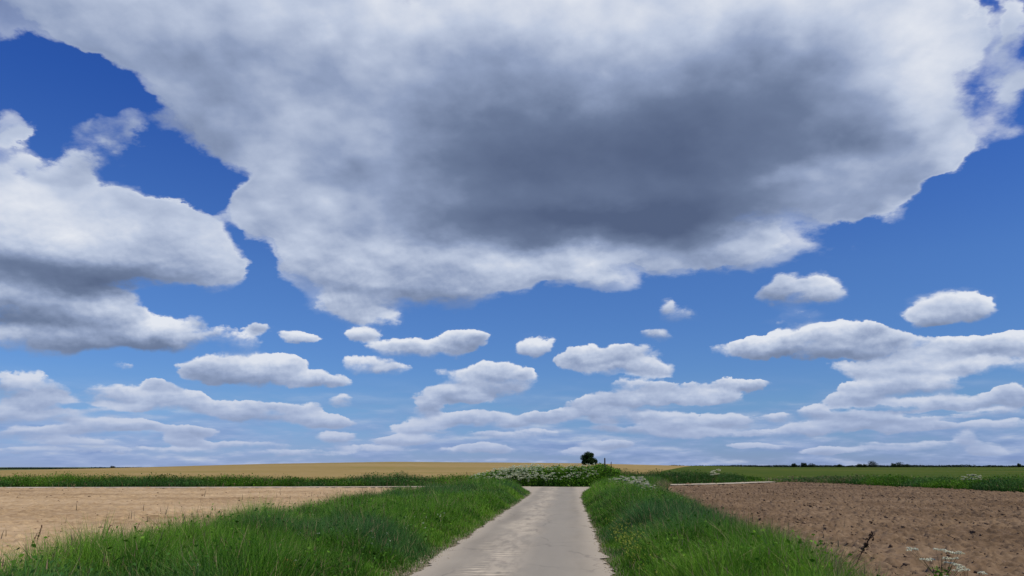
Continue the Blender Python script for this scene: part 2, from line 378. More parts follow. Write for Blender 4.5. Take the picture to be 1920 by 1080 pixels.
# ------------------------------------------------------------------ materials
def new_mat(name):
    m = bpy.data.materials.new(name); m.use_nodes = True
    T = m.node_tree; T.nodes.clear(); Expr.tree = T
    out = T.nodes.new('ShaderNodeOutputMaterial'); p = T.nodes.new('ShaderNodeBsdfPrincipled')
    T.links.new(p.outputs[0], out.inputs[0]); p.inputs['Specular IOR Level'].default_value = .15
    return m, T, p, out
def coords(T):
    return Expr(T.nodes.new('ShaderNodeNewGeometry').outputs['Position'])
def setcol(T, p, c): T.links.new(c.s, p.inputs['Base Color'])
def bump(T, p, h, strength, dist):
    b = T.nodes.new('ShaderNodeBump'); b.inputs['Strength'].default_value = strength; b.inputs['Distance'].default_value = dist
    T.links.new(h.s, b.inputs['Height']); T.links.new(b.outputs[0], p.inputs['Normal'])
def st(v, *s):
    E = Expr.vec('MULTIPLY', v, s); return E

def soil_mat(name, dark, mid, light, scale, rough=.95, stretch=(1, 1, 1), bs=.5, bd=.02):
    m, T, p, out = new_mat(name); P = coords(T); E = Expr
    Q = st(P, *stretch)
    a = E.noise(Q, scale, 8, .62); b = E.noise(Q, scale * .07, 4, .55); c = E.noise(Q, scale * 4, 4, .6)
    f = a.mad(.75, (b - .5).mad(.9, (c - .5) * .35)) + .125
    setcol(T, p, f.ramp([(.25, dark), (.5, mid), (.75, light)]))
    p.inputs['Roughness'].default_value = rough
    bump(T, p, a.mad(.8, c * .3), bs, bd)
    return m
M_TILLED = soil_mat('tilled_soil', (.235, .155, .078), (.39, .273, .149), (.49, .362, .213), 2.6, stretch=(.55, 1, 1), bs=.35)
M_PLOUGH = soil_mat('ploughed_soil', (.088, .056, .030), (.150, .099, .056), (.215, .150, .090), 3.0, bs=.6)
M_EARTH = soil_mat('verge_earth', (.09, .08, .04), (.16, .14, .08), (.25, .215, .14), 2.0)
M_MARGIN = soil_mat('dry_margin', (.16, .11, .06), (.26, .19, .105), (.34, .26, .15), 3.0)
M_TRACK = soil_mat('track_dust', (.34, .27, .20), (.42, .345, .265), (.52, .44, .35), 1.6)
M_DUST = soil_mat('pale_track_dust', (.35, .295, .215), (.44, .38, .285), (.53, .47, .365), 1.6)
M_GROUND = soil_mat('ground_cover', (.035, .06, .014), (.07, .10, .026), (.13, .14, .05), .4)

def crop_mat(name, stops, sx, sy):
    m, T, p, out = new_mat(name); P = coords(T); E = Expr
    a = E.noise(st(P, sx, sy, 0), 1.0, 6, .55); b = E.noise(st(P, .35, .35, 0), 1.0, 5, .6)
    f = a.mad(.8, (b - .5).mad(.5, .1))
    setcol(T, p, f.ramp(stops)); p.inputs['Roughness'].default_value = 1.0; p.inputs['Specular IOR Level'].default_value = .03
    bump(T, p, b, .4, .1)
    return m
M_GOLD = crop_mat('golden_crop', [(.3, (.215, .185, .055)), (.5, (.285, .205, .078)), (.7, (.33, .25, .11))], .012, .03)
M_GREEN = crop_mat('green_crop', [(.3, (.036, .068, .009)), (.48, (.058, .088, .012)), (.62, (.085, .10, .018)), (.75, (.17, .16, .05))], .008, .03)

def road_mat():
    m, T, p, out = new_mat('worn_asphalt'); E = Expr
    P = coords(T)
    at = T.nodes.new('ShaderNodeAttribute'); at.attribute_name = 'lane'
    L = E(at.outputs['Vector']); u, v, w = L.xyz()
    wob = (E.noise(L, .22, 4) - .5) * 1.1
    uu = u + wob
    grain = E.noise(P, 42, 3, .7); blot = E.noise(st(L, 1.0, .18, 1), 1.5, 6, .6); big = E.noise(L, .35, 3)
    base = blot.mad(.55, big.mad(.3, (grain - .5) * .28)).ramp([(.22, (.215, .192, .148)), (.42, (.278, .248, .194)), (.62, (.34, .305, .238))])
    # pale dust along the crown and the crumbling edges
    crown = E.math('MULTIPLY', E.math('ABSOLUTE', uu + .32).smooth(.0, .75, 1, 0), E.noise(st(L, 2.2, .5, 1), 2.0, 6, .65).smooth(.36, .62))
    edge = E.math('ABSOLUTE', u + wob * .35).smooth(1.0, 1.5)
    dust = E.math('ADD', crown * .75, edge * .65, clamp=True)
    c = E.mix(dust, base, (.435, .378, .288))
    # smoother, greyer wheel lane on the right half
    lane = E.math('ABSOLUTE', uu - .55).smooth(.15, .65, .55, 0)
    c = E.mix(lane, c, (.268, .248, .203))
    # dried tyre-lug prints laid across the crown here and there
    ph = E.math('SINE', v.mad(21.0, (E.noise(L, 2.5, 3) - .5) * 9.0))
    ribs = ph.smooth(.1, .9) * E.math('ABSOLUTE', uu + .45).smooth(.15, .55, 1, 0)
    ribs = ribs * E.noise(st(L, .6, .25, 1), 1.3, 3).smooth(.46, .58)
    c = E.mix(ribs * .9, c, (.55, .475, .35))
    # thin cracks and old joints
    vor = T.nodes.new('ShaderNodeTexVoronoi'); vor.feature = 'DISTANCE_TO_EDGE'; vor.inputs['Scale'].default_value = .55
    wl = E.vec('ADD', st(L, 1, .55, 1), E.vec('SCALE', E.noise(L, 1.6, 5, .6, color=True))); wl.s.node.inputs[1].links[0].from_node.inputs['Scale'].default_value = .5
    T.links.new(wl.s, vor.inputs['Vector'])
    crack = E(vor.outputs['Distance']).smooth(.0, .018, .42, 0) * E.noise(L, .8, 2).smooth(.44, .56)
    c = E.mix(crack, c, (.13, .115, .10))
    setcol(T, p, c); p.inputs['Roughness'].default_value = .85
    bump(T, p, (grain * .4 + ribs * .8) - crack, .35, .008)
    return m
M_ROAD = road_mat()

def leaf_mat(name, trans=.34, rough=.6):
    m, T, p, out = new_mat(name); E = Expr
    at = T.nodes.new('ShaderNodeAttribute'); at.attribute_name = 'tint'
    T.links.new(at.outputs['Color'], p.inputs['Base Color']); p.inputs['Roughness'].default_value = rough
    tr = T.nodes.new('ShaderNodeBsdfTranslucent'); T.links.new(at.outputs['Color'], tr.inputs[0])
    mx = T.nodes.new('ShaderNodeMixShader'); mx.inputs[0].default_value = trans
    T.links.new(p.outputs[0], mx.inputs[1]); T.links.new(tr.outputs[0], mx.inputs[2]); T.links.new(mx.outputs[0], out.inputs[0])
    return m
M_LEAF = leaf_mat('leaf')
M_STONE = soil_mat('pale_stone', (.22, .185, .13), (.32, .275, .20), (.44, .39, .29), 30)
M_CLOD = soil_mat('soil_clod', (.10, .064, .037), (.165, .110, .066), (.24, .17, .108), 14)
def bark_mat(name, a, b):
    m, T, p, out = new_mat(name); E = Expr
    n = E.noise(st(coords(T), 1, 1, .25), 22, 6, .65)
    setcol(T, p, n.ramp([(.3, a), (.7, b)])); p.inputs['Roughness'].default_value = .9; bump(T, p, n, .7, .02)
    return m
M_BARK = bark_mat('bark', (.025, .02, .015), (.08, .062, .045))
M_POST = bark_mat('weathered_wood', (.018, .018, .02), (.05, .048, .046))

# ------------------------------------------------------------------ ground, fields, road
def geo(a, b, n): return np.geomspace(a, b, n)
def ground_sheet():
    th = np.linspace(0, 2 * math.pi, 289); r = np.concatenate([[0.01], geo(1.5, 9000, 190)])
    R, TH = np.meshgrid(r, th, indexing='ij')
    X, Y = R * np.sin(TH), R * np.cos(TH)
    return tag(link('ground', grid_mesh('ground', X, Y, terrain(X, Y) - .12), M_GROUND), kind='structure')
ground_sheet()

def sheet(name, mat, ys, xl, xr, n, height, uvf=None, bias=None):
    t = np.linspace(0, 1, n) if bias is None else bias
    Y = np.repeat(ys[:, None], len(t), 1); A = xl(ys)[:, None]; B = xr(ys)[:, None]
    X = A + (B - A) * t[None, :]
    return tag(link(name, grid_mesh(name, X, Y, height(X, Y), None if uvf is None else uvf(X, Y)), mat), kind='structure')

ys_near = np.concatenate([np.linspace(-25, 5.5, 60), geo(5.6, 62, 520)])
def verge_top(x, y):
    """height of the verge earth: a low rounded bank either side of the road"""
    l, r, vl, vr = ROAD_L(y), ROAD_R(y), VERGE_L(y), VERGE_R(y)
    left = sstep(0, .9, l - x) * sstep(-.2, 1.1, x - vl)
    right = sstep(0, .9, x - r) * sstep(-.2, .9, vr - x)
    return .012 + np.where(x < (l + r) / 2, left, right) * .10 + (fbm(x * 1.3, y * 1.3, 3, 1) - .5) * .06 * np.maximum(left, right)
sheet('verge_bank', M_EARTH, ys_near[ys_near < 59], lambda y: VERGE_L(y) - .3, lambda y: ROAD_L(y) + .6, 50, lambda X, Y: verge_top(X, Y) - .006)
sheet('verge_bank', M_EARTH, ys_near[ys_near < 62], lambda y: np.minimum(ROAD_R(y) - .6, VERGE_R(y) - .5), lambda y: VERGE_R(y) + .2, 46, lambda X, Y: verge_top(X, Y) - .006)

def road_uv(X, Y):
    c = (ROAD_L(Y) + ROAD_R(Y)) / 2
    return np.stack([np.where(Y > 46, X - (-0.9 + .075 * Y), X - c), Y, X * 0], -1)
jag = lambda y, s: (fbm(y * 1.7, y * 0 + s, 4, s) - .5) * .34 + (fbm(y * 7, y * 0 + s, 3, s) - .5) * .14
sheet('road', M_ROAD, np.concatenate([np.linspace(-25, 5, 90), geo(5.05, 60.5, 800)]), lambda y: ROAD_L(y) + jag(y, 1), lambda y: ROAD_R(y) + jag(y, 2), 40,
      lambda X, Y: .022 + .02 * (1 - ((X - (ROAD_L(Y) + ROAD_R(Y)) / 2) / 1.5) ** 2).clip(0, 1) + (fbm(X * 1.1, Y * .6, 3, 4) - .5) * .012, road_uv)

# left: pale, finely tilled soil with faint wheel tracks
def tilled(X, Y):
    z = (fbm(X * .5, Y * .5, 3, 3) - .5) * .10 + (fbm(X * 2.4, Y * 4.2, 4, 5) - .5) * .075
    c = fbm(X * 3.5, Y * 6.5, 3, 6); z = z + sstep(.62, .8, c) * .06
    for k, (x0, y0, dx, dy, wd, dp) in enumerate([(-26, 38.6, 11.4, 5.6, .26, .10), (-26, 40.3, 11.4, 5.6, .26, .11), (-15, 21.5, 3.0, 9.6, .18, .055), (-14, 20.0, 3.0, 9.6, .18, .055),
                                              (-30, 47, 18, 3.0, .3, .11), (-30, 48.7, 18, 3.0, .3, .10), (-12.0, 15, 2.2, 9.0, .14, .03)]):
        L = math.hypot(dx, dy); nx, ny = -dy / L, dx / L
        dd = np.abs((X - x0) * nx + (Y - y0) * ny + (fbm(X * .2, Y * .2, 2, k) - .5) * 1.1)
        brk = sstep(.38, .58, fbm(X * .35 + k * 9, Y * .35, 3, k))
        z = z - np.exp(-(dd / wd) ** 2) * dp * brk + np.exp(-((dd - wd * 2) / wd) ** 2) * dp * .5 * brk
    return z + .0
ys_l = np.concatenate([np.linspace(-25, 5, 40), geo(5.2, 59, 620)])
def tl_right(y): return VERGE_L(y) + .25
sheet('tilled_field', M_TILLED, ys_l, lambda y: y * 0 - 75, tl_right, 760, lambda X, Y: tilled(X, Y) - .02, bias=1 - (1 - np.linspace(0, 1, 760)) ** 1.7)
# sandy strip along the far edge of the tilled field, up to the crossing track
def along_track(name, mat, x0, x1, n, a, b, dz, amp=.03):
    xs = np.linspace(x0, x1, n); t = np.linspace(0, 1, 12)
    X = np.repeat(xs[:, None], 12, 1); base = track_y(xs)
    jl = (fbm(xs * .8, xs * 0 + 3, 3, 2) - .5) * .6
    Y = (base + a + jl)[:, None] + t[None, :] * (b - a)
    return tag(link(name, grid_mesh(name, X[:, ::-1], Y[:, ::-1] if False else Y[:, ::-1], (terrain(X, Y) + dz + (fbm(X * 1.2, Y * 1.2, 3, 1) - .5) * amp)[:, ::-1]), mat), kind='structure')
along_track('farm_track', M_TRACK, -80, 1.5, 320, -1.2, 1.6, .014, .012)
along_track('farm_track', M_DUST, 12.0, 25.5, 120, -1.7, 1.9, .13, .04)

# right: coarse ploughed soil
def plough(X, Y):
    wx = X + (fbm(X * 1.1, Y * 1.1, 2, 1) - .5) * 1.2; wy = Y + (fbm(X * 1.1, Y * 1.1, 2, 2) - .5) * 1.2
    a = 1 - np.abs(fbm(wx * 1.5, wy * 2.3, 3, 3) * 2 - 1) * 2.2
    b = fbm(wx * 4.2, wy * 5.6, 4, 5)
    c = sstep(.52, .72, fbm(X * 6.5, Y * 8.5, 3, 6))
    fine = (fbm(X * 11, Y * 13, 2, 7) - .5) * .085
    return fine + (a - .5) * .055 + (b - .5) * .16 + c * .05 + (fbm(X * .3, Y * .3, 3, 2) - .5) * .12
PL_R = lambda y: np.interp(y, [-60, 30, 47, 60, 72, 77], [33, 31.5, 31, 30, 28.5, 28])
ys_r = np.concatenate([np.linspace(-25, 5, 60), geo(5.2, 76.5, 760)])
def pl_left(y): return np.where(y < 60, VERGE_R(np.minimum(y, 60)) - .1, np.interp(y, [60, 63, 67, 76.5], [VERGE_R(np.array(60.)), 14.0, 18.5, 26.6]))
sheet('ploughed_field', M_PLOUGH, ys_r, pl_left, PL_R, 640, lambda X, Y: plough(X, Y) + .03)
sheet('dry_margin', M_MARGIN, ys_near[ys_near < 60], lambda y: VERGE_R(y) - .4, lambda y: VERGE_R(y) + .55 + (fbm(y * .9, y * 0, 3, 3) - .5) * .9, 14, lambda X, Y: .05 + (fbm(X * 4, Y * 4, 4, 3) - .5) * .08)

# beyond the track: golden crop on the rise, green crop on the flat to the right
def wide(name, mat, y0, y1, n, xl, xr, m, dz):
    ys = geo(y0, y1, n)
    return sheet(name, mat, ys, xl, xr, m, lambda X, Y: terrain(X, Y) + dz + (fbm(X * .8, Y * .8, 3, 2) - .5) * .08)
wide('golden_field', M_GOLD, 67, 700, 150, lambda y: np.interp(y, [60, 340, 700], [-75, -190, -420]), lambda y: np.interp(y, [60, 90, 160, 340, 700], [13, 16.8, 31, 84, 190]), 160, .03)
wide('green_field', M_GREEN, 36, 1500, 200, lambda y: np.interp(y, [36, 76, 90, 160, 340, 700, 1500], [35, 32, 16.9, 31.1, 84.1, 190.1, 420]), lambda y: np.interp(y, [40, 340, 1500], [120, 420, 1500]), 160, .07)

# ------------------------------------------------------------------ grass
def blades(name, x, y, z, h, w, lean, tint, az=None, segs=3, curve=1.7, tipw=0.0, tiptint=None):
    n = len(x)
    az = rng.random(n) * 6.283 if az is None else az
    fa = rng.random(n) * 6.283
    co = []; tc = []
    for k in range(segs + 1):
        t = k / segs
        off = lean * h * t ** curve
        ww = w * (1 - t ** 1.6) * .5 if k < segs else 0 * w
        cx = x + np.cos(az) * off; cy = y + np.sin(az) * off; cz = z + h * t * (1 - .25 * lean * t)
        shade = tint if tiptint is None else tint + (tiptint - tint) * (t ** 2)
        if k < segs:
            co += [np.stack([cx - np.cos(fa) * ww, cy - np.sin(fa) * ww, cz], -1), np.stack([cx + np.cos(fa) * ww, cy + np.sin(fa) * ww, cz], -1)]
            tc += [shade, shade]
        else:
            co.append(np.stack([cx, cy, cz], -1)); tc.append(shade)
    V = 2 * segs + 1
    co = np.stack(co, 1).reshape(-1, 3); tc = np.stack(tc, 1).reshape(-1, 3)
    b = (np.arange(n) * V)[:, None]
    fl = []; fn = []
    for k in range(segs - 1):
        fl.append(b + np.array([[2 * k, 2 * k + 1, 2 * k + 3, 2 * k + 2]])); fn.append(np.full((n, 1), 4))
    fl.append(b + np.array([[2 * segs - 2, 2 * segs - 1, 2 * segs]])); fn.append(np.full((n, 1), 3))
    return co, np.concatenate(fn, 1).ravel(), np.concatenate(fl, 1).ravel(), tc

def leaves(c, size, tint, flat=.5, aspect=.55):
    """little kite-shaped leaves at centres c (n,3)"""
    n = len(c)
    d = rng.normal(size=(n, 3)); d[:, 2] *= flat; d /= np.linalg.norm(d, axis=1)[:, None]
    u = rng.normal(size=(n, 3)); s = np.cross(d, u); s /= np.linalg.norm(s, axis=1)[:, None] + 1e-9
    size = np.asarray(size).reshape(-1, 1) * np.ones((n, 1))
    nn = np.cross(d, s)
    a = c - d * size * .5; b = c + s * size * aspect * .5 + nn * size * .08; e = c + d * size * .5; f = c - s * size * aspect * .5 + nn * size * .08
    co = np.stack([a, b, e, f], 1).reshape(-1, 3)
    return co, np.full(n, 4), (np.arange(n)[:, None] * 4 + np.arange(4)[None]).ravel(), np.repeat(tint, 4, 0)

def join(parts):
    off = 0; co = []; fn = []; fl = []; tc = []
    for c, n, l, t in parts:
        co.append(c); fn.append(n); fl.append(l + off); tc.append(t); off += len(c)
    return np.concatenate(co), np.concatenate(fn), np.concatenate(fl), np.concatenate(tc)
def build(name, parts, mat, parent=None, smooth=True):
    co, fn, fl, tc = join(parts)
    return link(name, mesh_arrays(name, co, fn, fl, tc), mat, parent, smooth)

G_DARK, G_MID, G_LIGHT = np.array([.030, .098, .007]), np.array([.070, .190, .009]), np.array([.150, .300, .024])
G_BLUE, STRAW, SEED = np.array([.044, .125, .034]), np.array([.36, .28, .15]), np.array([.20, .145, .085])
def greens(n, x, y, patch=.35):
    p = fbm(x * patch, y * patch, 3, 4); p2 = fbm(x * patch * .8 + 40, y * patch * .8, 3, 6)
    r = np.clip(rng.normal(.52, .24, n) + (p - .5) * 1.5 + (fbm(x * 2.6, y * 2.6, 2, 1) - .5) * .9, 0, 1)[:, None]
    c = np.where(r < .5, G_DARK + (G_MID - G_DARK) * r * 2, G_MID + (G_LIGHT - G_MID) * (r - .5) * 2)
    k = (sstep(.5, .68, p2) * .7)[:, None]
    return c * (1 - k) + G_BLUE * k * (.7 + .7 * rng.random((n, 1)))

def verge_grass(side):
    parts = []
    def scatter(y0, y1, dens, wmul):
        wmax = 8.0; n = int((y1 - y0) * wmax * dens)
        y = rng.uniform(y0, y1, n)
        if side < 0:
            b, a = ROAD_L(y) , VERGE_L(y)
            x = b - rng.random(n) * wmax; keep = x > a - .12
        else:
            b, a = ROAD_R(y), VERGE_R(y)
            x = b + rng.random(n) * wmax; keep = x < a + .10
        x, y, a, b = x[keep], y[keep], a[keep], b[keep]
        dr, do = np.abs(x - b), np.abs(x - a); n = len(x)
        clump = fbm(x * 1.1, y * 1.1, 3, 2)
        keep = rng.random(n) < np.clip(.15 + dr * 1.6, 0, 1) * np.clip(.5 + do * 1.2, 0, 1) * sstep(.2, .42, clump + .12)
        x, y, dr, do, clump = [v[keep] for v in (x, y, dr, do, clump)]; n = len(x)
        far = sstep(38, 52, y)
        h = (.10 + .48 * sstep(.0, 1.3, dr)) * (.42 + 1.15 * clump) * (.72 + .56 * fbm(x * 3.1, y * 3.1, 2, 5)) * (.7 + .6 * rng.random(n)) * (1 + .10 * far)
        h *= np.where(side > 0, .72 + .3 * sstep(0, 1.2, do), .85 + .2 * sstep(2.0, .2, do))
        tint = greens(n, x, y)
        dry = ((do < .55) & (rng.random(n) < (.55 if side > 0 else .16))) | (rng.random(n) < .065)
        tint[dry] = STRAW * (.55 + .6 * rng.random((dry.sum(), 1)))
        z = verge_top(x, y) - .02
        w = (.0065 + .0085 * rng.random(n) ** 1.5) * wmul
        lean = .15 + .75 * rng.random(n) ** 1.5
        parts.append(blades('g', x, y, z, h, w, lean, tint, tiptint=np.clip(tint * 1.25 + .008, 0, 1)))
        # flowering culms with brownish heads standing clear of the sward
        m = max(1, int(n * .009)); i = rng.choice(n, m, replace=False)
        i = i[(rng.random(m) < np.where(do[i] < 1.2, .55, .30)) & (dr[i] > .5) & (do[i] > .22)]; m = len(i)
        hh = h[i] * (1.12 + .35 * rng.random(m)) + .04
        sx, sy, sz = x[i], y[i], z[i]; ln = .08 + .3 * rng.random(m); az = rng.random(m) * 6.283
        parts.append(blades('c', sx, sy, sz, hh, np.full(m, .0055) * wmul, ln, np.tile(STRAW * .5, (m, 1)), az=az))
        tx = sx + np.cos(az) * ln * hh * .9; ty = sy + np.sin(az) * ln * hh * .9; tz = sz + hh * .86
        parts.append(blades('s', tx, ty, tz, .07 + .07 * rng.random(m), np.full(m, .010) * wmul ** .5, ln * .8, np.tile(SEED, (m, 1)) * (.6 + .9 * rng.random((m, 1))), az=az, segs=2))
        # broad leaves of dock, nettle and clover low in the grass
        m = int(n * .10); i = rng.choice(n, m, replace=False); i = i[(dr[i] > .35)]
        pch = fbm(x[i] * .5 + 9, y[i] * .5, 3, 7); i = i[pch > .46]; m = len(i)
        if m:
            c = np.stack([x[i], y[i], z[i] + h[i] * (.45 + .5 * rng.random(m))], -1)
            parts.append(leaves(c, (.03 + .045 * rng.random(m)) * wmul ** .6, greens(m, x[i], y[i]) * (.8 + .45 * rng.random((m, 1))), .6, .6))
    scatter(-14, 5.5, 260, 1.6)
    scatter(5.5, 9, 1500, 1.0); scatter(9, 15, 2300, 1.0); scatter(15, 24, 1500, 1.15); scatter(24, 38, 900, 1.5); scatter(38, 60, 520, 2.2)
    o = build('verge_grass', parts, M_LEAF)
    return tag(o, 'tall green grass on the left roadside verge beside the pale tilled field' if side < 0 else 'tall green grass on the right roadside verge beside the ploughed field', 'grass', kind='stuff')
verge_grass(-1); verge_grass(1)

def strip_grass(name, label, xs, yf, depth, hf, n, leafy=.5, straw=.06, dark=1.0):
    """a band of tall rank grass and weeds; yf gives its near edge, hf its height"""
    x = rng.uniform(xs[0], xs[1], n); d = rng.random(n) ** 1.3
    y = yf(x) + d * depth + (fbm(x * .7, x * 0, 3, 3) - .5) * .8
    H = hf(x) * (.62 + .62 * fbm(x * .55, y * .55, 4, 5)) * (.55 + .55 * rng.random(n)) * (.55 + .45 * sstep(0, .35, d))
    z = terrain(x, y)
    t = greens(n, x, y, .25) * dark; s = rng.random(n) < straw; t[s] = STRAW * (.4 + .5 * rng.random((s.sum(), 1)))
    parts = [blades('b', x, y, z, H, .016 + .018 * rng.random(n), .12 + .5 * rng.random(n), t)]
    m = int(n * leafy); i = rng.choice(n, m, replace=False)
    c = np.stack([x[i] + rng.normal(0, .1, m), y[i] + rng.normal(0, .1, m), z[i] + H[i] * (.2 + .75 * rng.random(m))], -1)
    parts.append(leaves(c, .08 + .10 * rng.random(m), t[i] * (.8 + .5 * rng.random((m, 1))), .7, .6))
    return tag(build(name, parts, M_LEAF), label, 'grass', kind='stuff')
strip_grass('tall_grass', 'dark green strip of tall grass along the far edge of the tilled field', (-62, -3.0), lambda x: track_y(x) + 1.5, 4.0, lambda x: np.interp(x, [-60, -28, -15, -11.5, -9.5, -7, -3], [1.15, 1.08, .85, 1.15, 1.15, .95, 1.25]), 46000, dark=.8)
strip_grass('tall_grass', 'dark green strip of tall grass and weeds behind the track right of the flowering hedge', (7.5, 25), lambda x: track_y(x) + 1.4, 4.0, lambda x: np.interp(x, [7, 9, 14, 20, 25], [1.75, 1.45, 1.4, 1.1, .6]), 22000, dark=.75)
def right_band():
    # runs along the right end of the ploughed field, towards the viewer
    n = 36000; y = 28 + (80 - 28) * rng.random(n); d = rng.random(n)
    x = PL_R(y) + .2 + d * 3.6 + (fbm(y * .5, y * 0, 3, 2) - .5) * 1.2
    H = np.interp(y, [28, 50, 66, 80], [1.0, 1.0, .95, .55]) * (.6 + .65 * fbm(x * .5, y * .5, 4, 5)) * (.55 + .6 * rng.random(n)) * (.55 + .45 * sstep(0, .35, d))
    t = greens(n, x, y, .25) * .9
    s = rng.random(n) < np.where(y > 68, .3, .05); t[s] = STRAW * (.4 + .5 * rng.random((s.sum(), 1)))
    z = terrain(x, y)
    parts = [blades('b', x, y, z, H, .016 + .016 * rng.random(n), .12 + .5 * rng.random(n), t)]
    m = n // 2; i = rng.choice(n, m, replace=False)
    parts.append(leaves(np.stack([x[i], y[i], z[i] + H[i] * (.2 + .7 * rng.random(m))], -1), .08 + .1 * rng.random(m), t[i], .7, .6))
    return tag(build('tall_grass', parts, M_LEAF), 'green bank of tall grass at the right end of the ploughed field', 'grass', kind='stuff')
right_band()
strip_grass('tall_grass', 'low strawy grass where the track leaves behind the ploughed field', (23.5, 33), lambda x: track_y(x) + .9, 9.0, lambda x: np.interp(x, [23, 25, 30, 33], [.55, .42, .40, .6]), 16000, straw=.42)

# ------------------------------------------------------------------ clods, stones
def pebbles(name, x, y, z, r, tint_mat, squash=.65):
    bm = bmesh.new(); bmesh.ops.create_icosphere(bm, subdivisions=1, radius=1)
    base = np.array([v.co[:] for v in bm.verts]); f = np.array([[v.index for v in p.verts] for p in bm.faces]); bm.free()
    n = len(x); V = len(base)
    co = base[None] * (1 + rng.normal(0, .18, (n, V, 1)))
    sc = r[:, None, None] * np.stack([.7 + .7 * rng.random(n), .7 + .7 * rng.random(n), squash * (.6 + .7 * rng.random(n))], -1)[:, None, :]
    a = rng.random(n) * 6.283; ca, sa = np.cos(a), np.sin(a)
    co = co * sc
    X = co[..., 0] * ca[:, None] - co[..., 1] * sa[:, None]; Y = co[..., 0] * sa[:, None] + co[..., 1] * ca[:, None]
    co = np.stack([X + x[:, None], Y + y[:, None], co[..., 2] + z[:, None]], -1).reshape(-1, 3)
    fl = (f[None] + (np.arange(n) * V)[:, None, None]).reshape(-1)
    return link(name, mesh_arrays(name, co, np.full(n * len(f), 3), fl), tint_mat, smooth=False)
n = 15000; y = 5.5 * (70 / 5.5) ** (rng.random(n) ** .8); x = pl_left(y) + .2 + (PL_R(y) - pl_left(y)) * rng.random(n)
tag(pebbles('soil_clods', x, y, plough(x, y) + .035, (.012 + .036 * rng.random(n) ** 3.5) * (1 + y / 60), M_CLOD), 'loose brown soil clods strewn over the ploughed field', 'soil', kind='stuff')
n = 1500; y = 6 * (56 / 6) ** rng.random(n); x = tl_right(y) - 1.0 - 40 * rng.random(n) ** 1.2
tag(pebbles('soil_clods', x, y, tilled(x, y) - .015, (.012 + .03 * rng.random(n) ** 3) * (1 + y / 60), M_CLOD), 'few small clods lying on the pale tilled field', 'soil', kind='stuff')
n = 5200; y = 5 * (57 / 5) ** rng.random(n); sd = rng.random(n) < .6
e = np.where(sd, ROAD_L(y), ROAD_R(y)); x = e + np.where(sd, -1, 1) * (rng.normal(.03, .13, n))
tag(pebbles('road_gravel', x, y, verge_top(x, y) + .012, (.005 + .013 * rng.random(n) ** 3), M_STONE), 'pale loose gravel along both crumbling road edges', 'gravel', kind='stuff')

# ------------------------------------------------------------------ plants and other things
def tube(pts, rad, sides=6):
    """tapered tube through pts (list of Vectors) with radii; returns arrays"""
    pts = np.array(pts, float); n = len(pts); co = []
    for i in range(n):
        d = pts[min(i + 1, n - 1)] - pts[max(i - 1, 0)]; d /= np.linalg.norm(d) + 1e-9
        u = np.cross(d, [0.3, 1, .1]); u /= np.linalg.norm(u) + 1e-9; v = np.cross(d, u)
        for k in range(sides):
            a = 6.283 * k / sides; co.append(pts[i] + (u * math.cos(a) + v * math.sin(a)) * rad[i])
    fl = []
    for i in range(n - 1):
        for k in range(sides):
            fl += [i * sides + k, i * sides + (k + 1) % sides, (i + 1) * sides + (k + 1) % sides, (i + 1) * sides + k]
    return np.array(co), np.full((n - 1) * sides, 4), np.array(fl)
def tubes(name, lst, mat, parent, color):
    parts = []
    for p, r in lst:
        c, fn, fl = tube(p, r); parts.append((c, fn, fl, np.tile(np.array(color), (len(c), 1))))
    return build(name, parts, mat, parent)

def tree(name, label, group, x, y, h, w, n, seed, trunk_h=.22, tints=((.010, .030, .008), (.026, .062, .013)), leaf=.16):
    r = random.Random(seed); g = np.random.default_rng(seed)
    z0 = float(terrain(x, y)) - .1
    root = tag(empty(name, (x, y, z0)), label, 'tree', group)
    th = h * trunk_h
    limbs = [([(0, 0, 0), (r.uniform(-.03, .03) * w, 0, th), (r.uniform(-.05, .05) * w, r.uniform(-.05, .05) * w, h * .7)], [h * .035, h * .026, h * .008])]
    heads = []
    for k in range(11):
        a = k * 2.4 + r.uniform(-.4, .4); e = r.uniform(.15, 1.0); rr = w * .5 * (1 - .55 * e ** 2) * r.uniform(.55, .85)
        tip = (math.cos(a) * rr, math.sin(a) * rr, th + (h - th) * (.12 + .70 * e))
        limbs.append(([(0, 0, th * (.8 + .5 * e)), (tip[0] * .5, tip[1] * .5, th + (tip[2] - th) * .6), tip], [h * .014, h * .009, h * .004]))
        heads.append((*tip, w * r.uniform(.16, .27)))
    for k in range(6):
        a = k * 1.05 + r.random(); heads.append((math.cos(a) * w * .28, math.sin(a) * w * .28, h * .24, w * .20))
    heads.append((-.06 * w, 0, h * .80, w * .26)); heads.append((0, 0, h * .5, w * .34))
    tubes('trunk', limbs, M_BARK, root, (.05, .04, .03))
    P = []; C = []
    for hx, hy, hz, hr in heads:
        m = n // len(heads); d = g.normal(size=(m, 3)); d /= np.linalg.norm(d, axis=1)[:, None]
        P.append(np.array([hx, hy, hz]) + d * (hr * g.random((m, 1)) ** .38) * np.array([1, 1, .85]))
        C.append(np.full((m, 1), g.random()))
    P = np.concatenate(P); C = np.concatenate(C)
    P[:, 2] = np.maximum(P[:, 2], h * .06)
    t = np.array(tints[0]) + (np.array(tints[1]) - np.array(tints[0])) * np.clip(C * .6 + g.random((len(P), 1)) * .5, 0, 1)
    build('crown', [leaves(P, leaf * (.6 + .8 * g.random(len(P))), t, .8, .7)], M_LEAF, root, smooth=False)
    return root

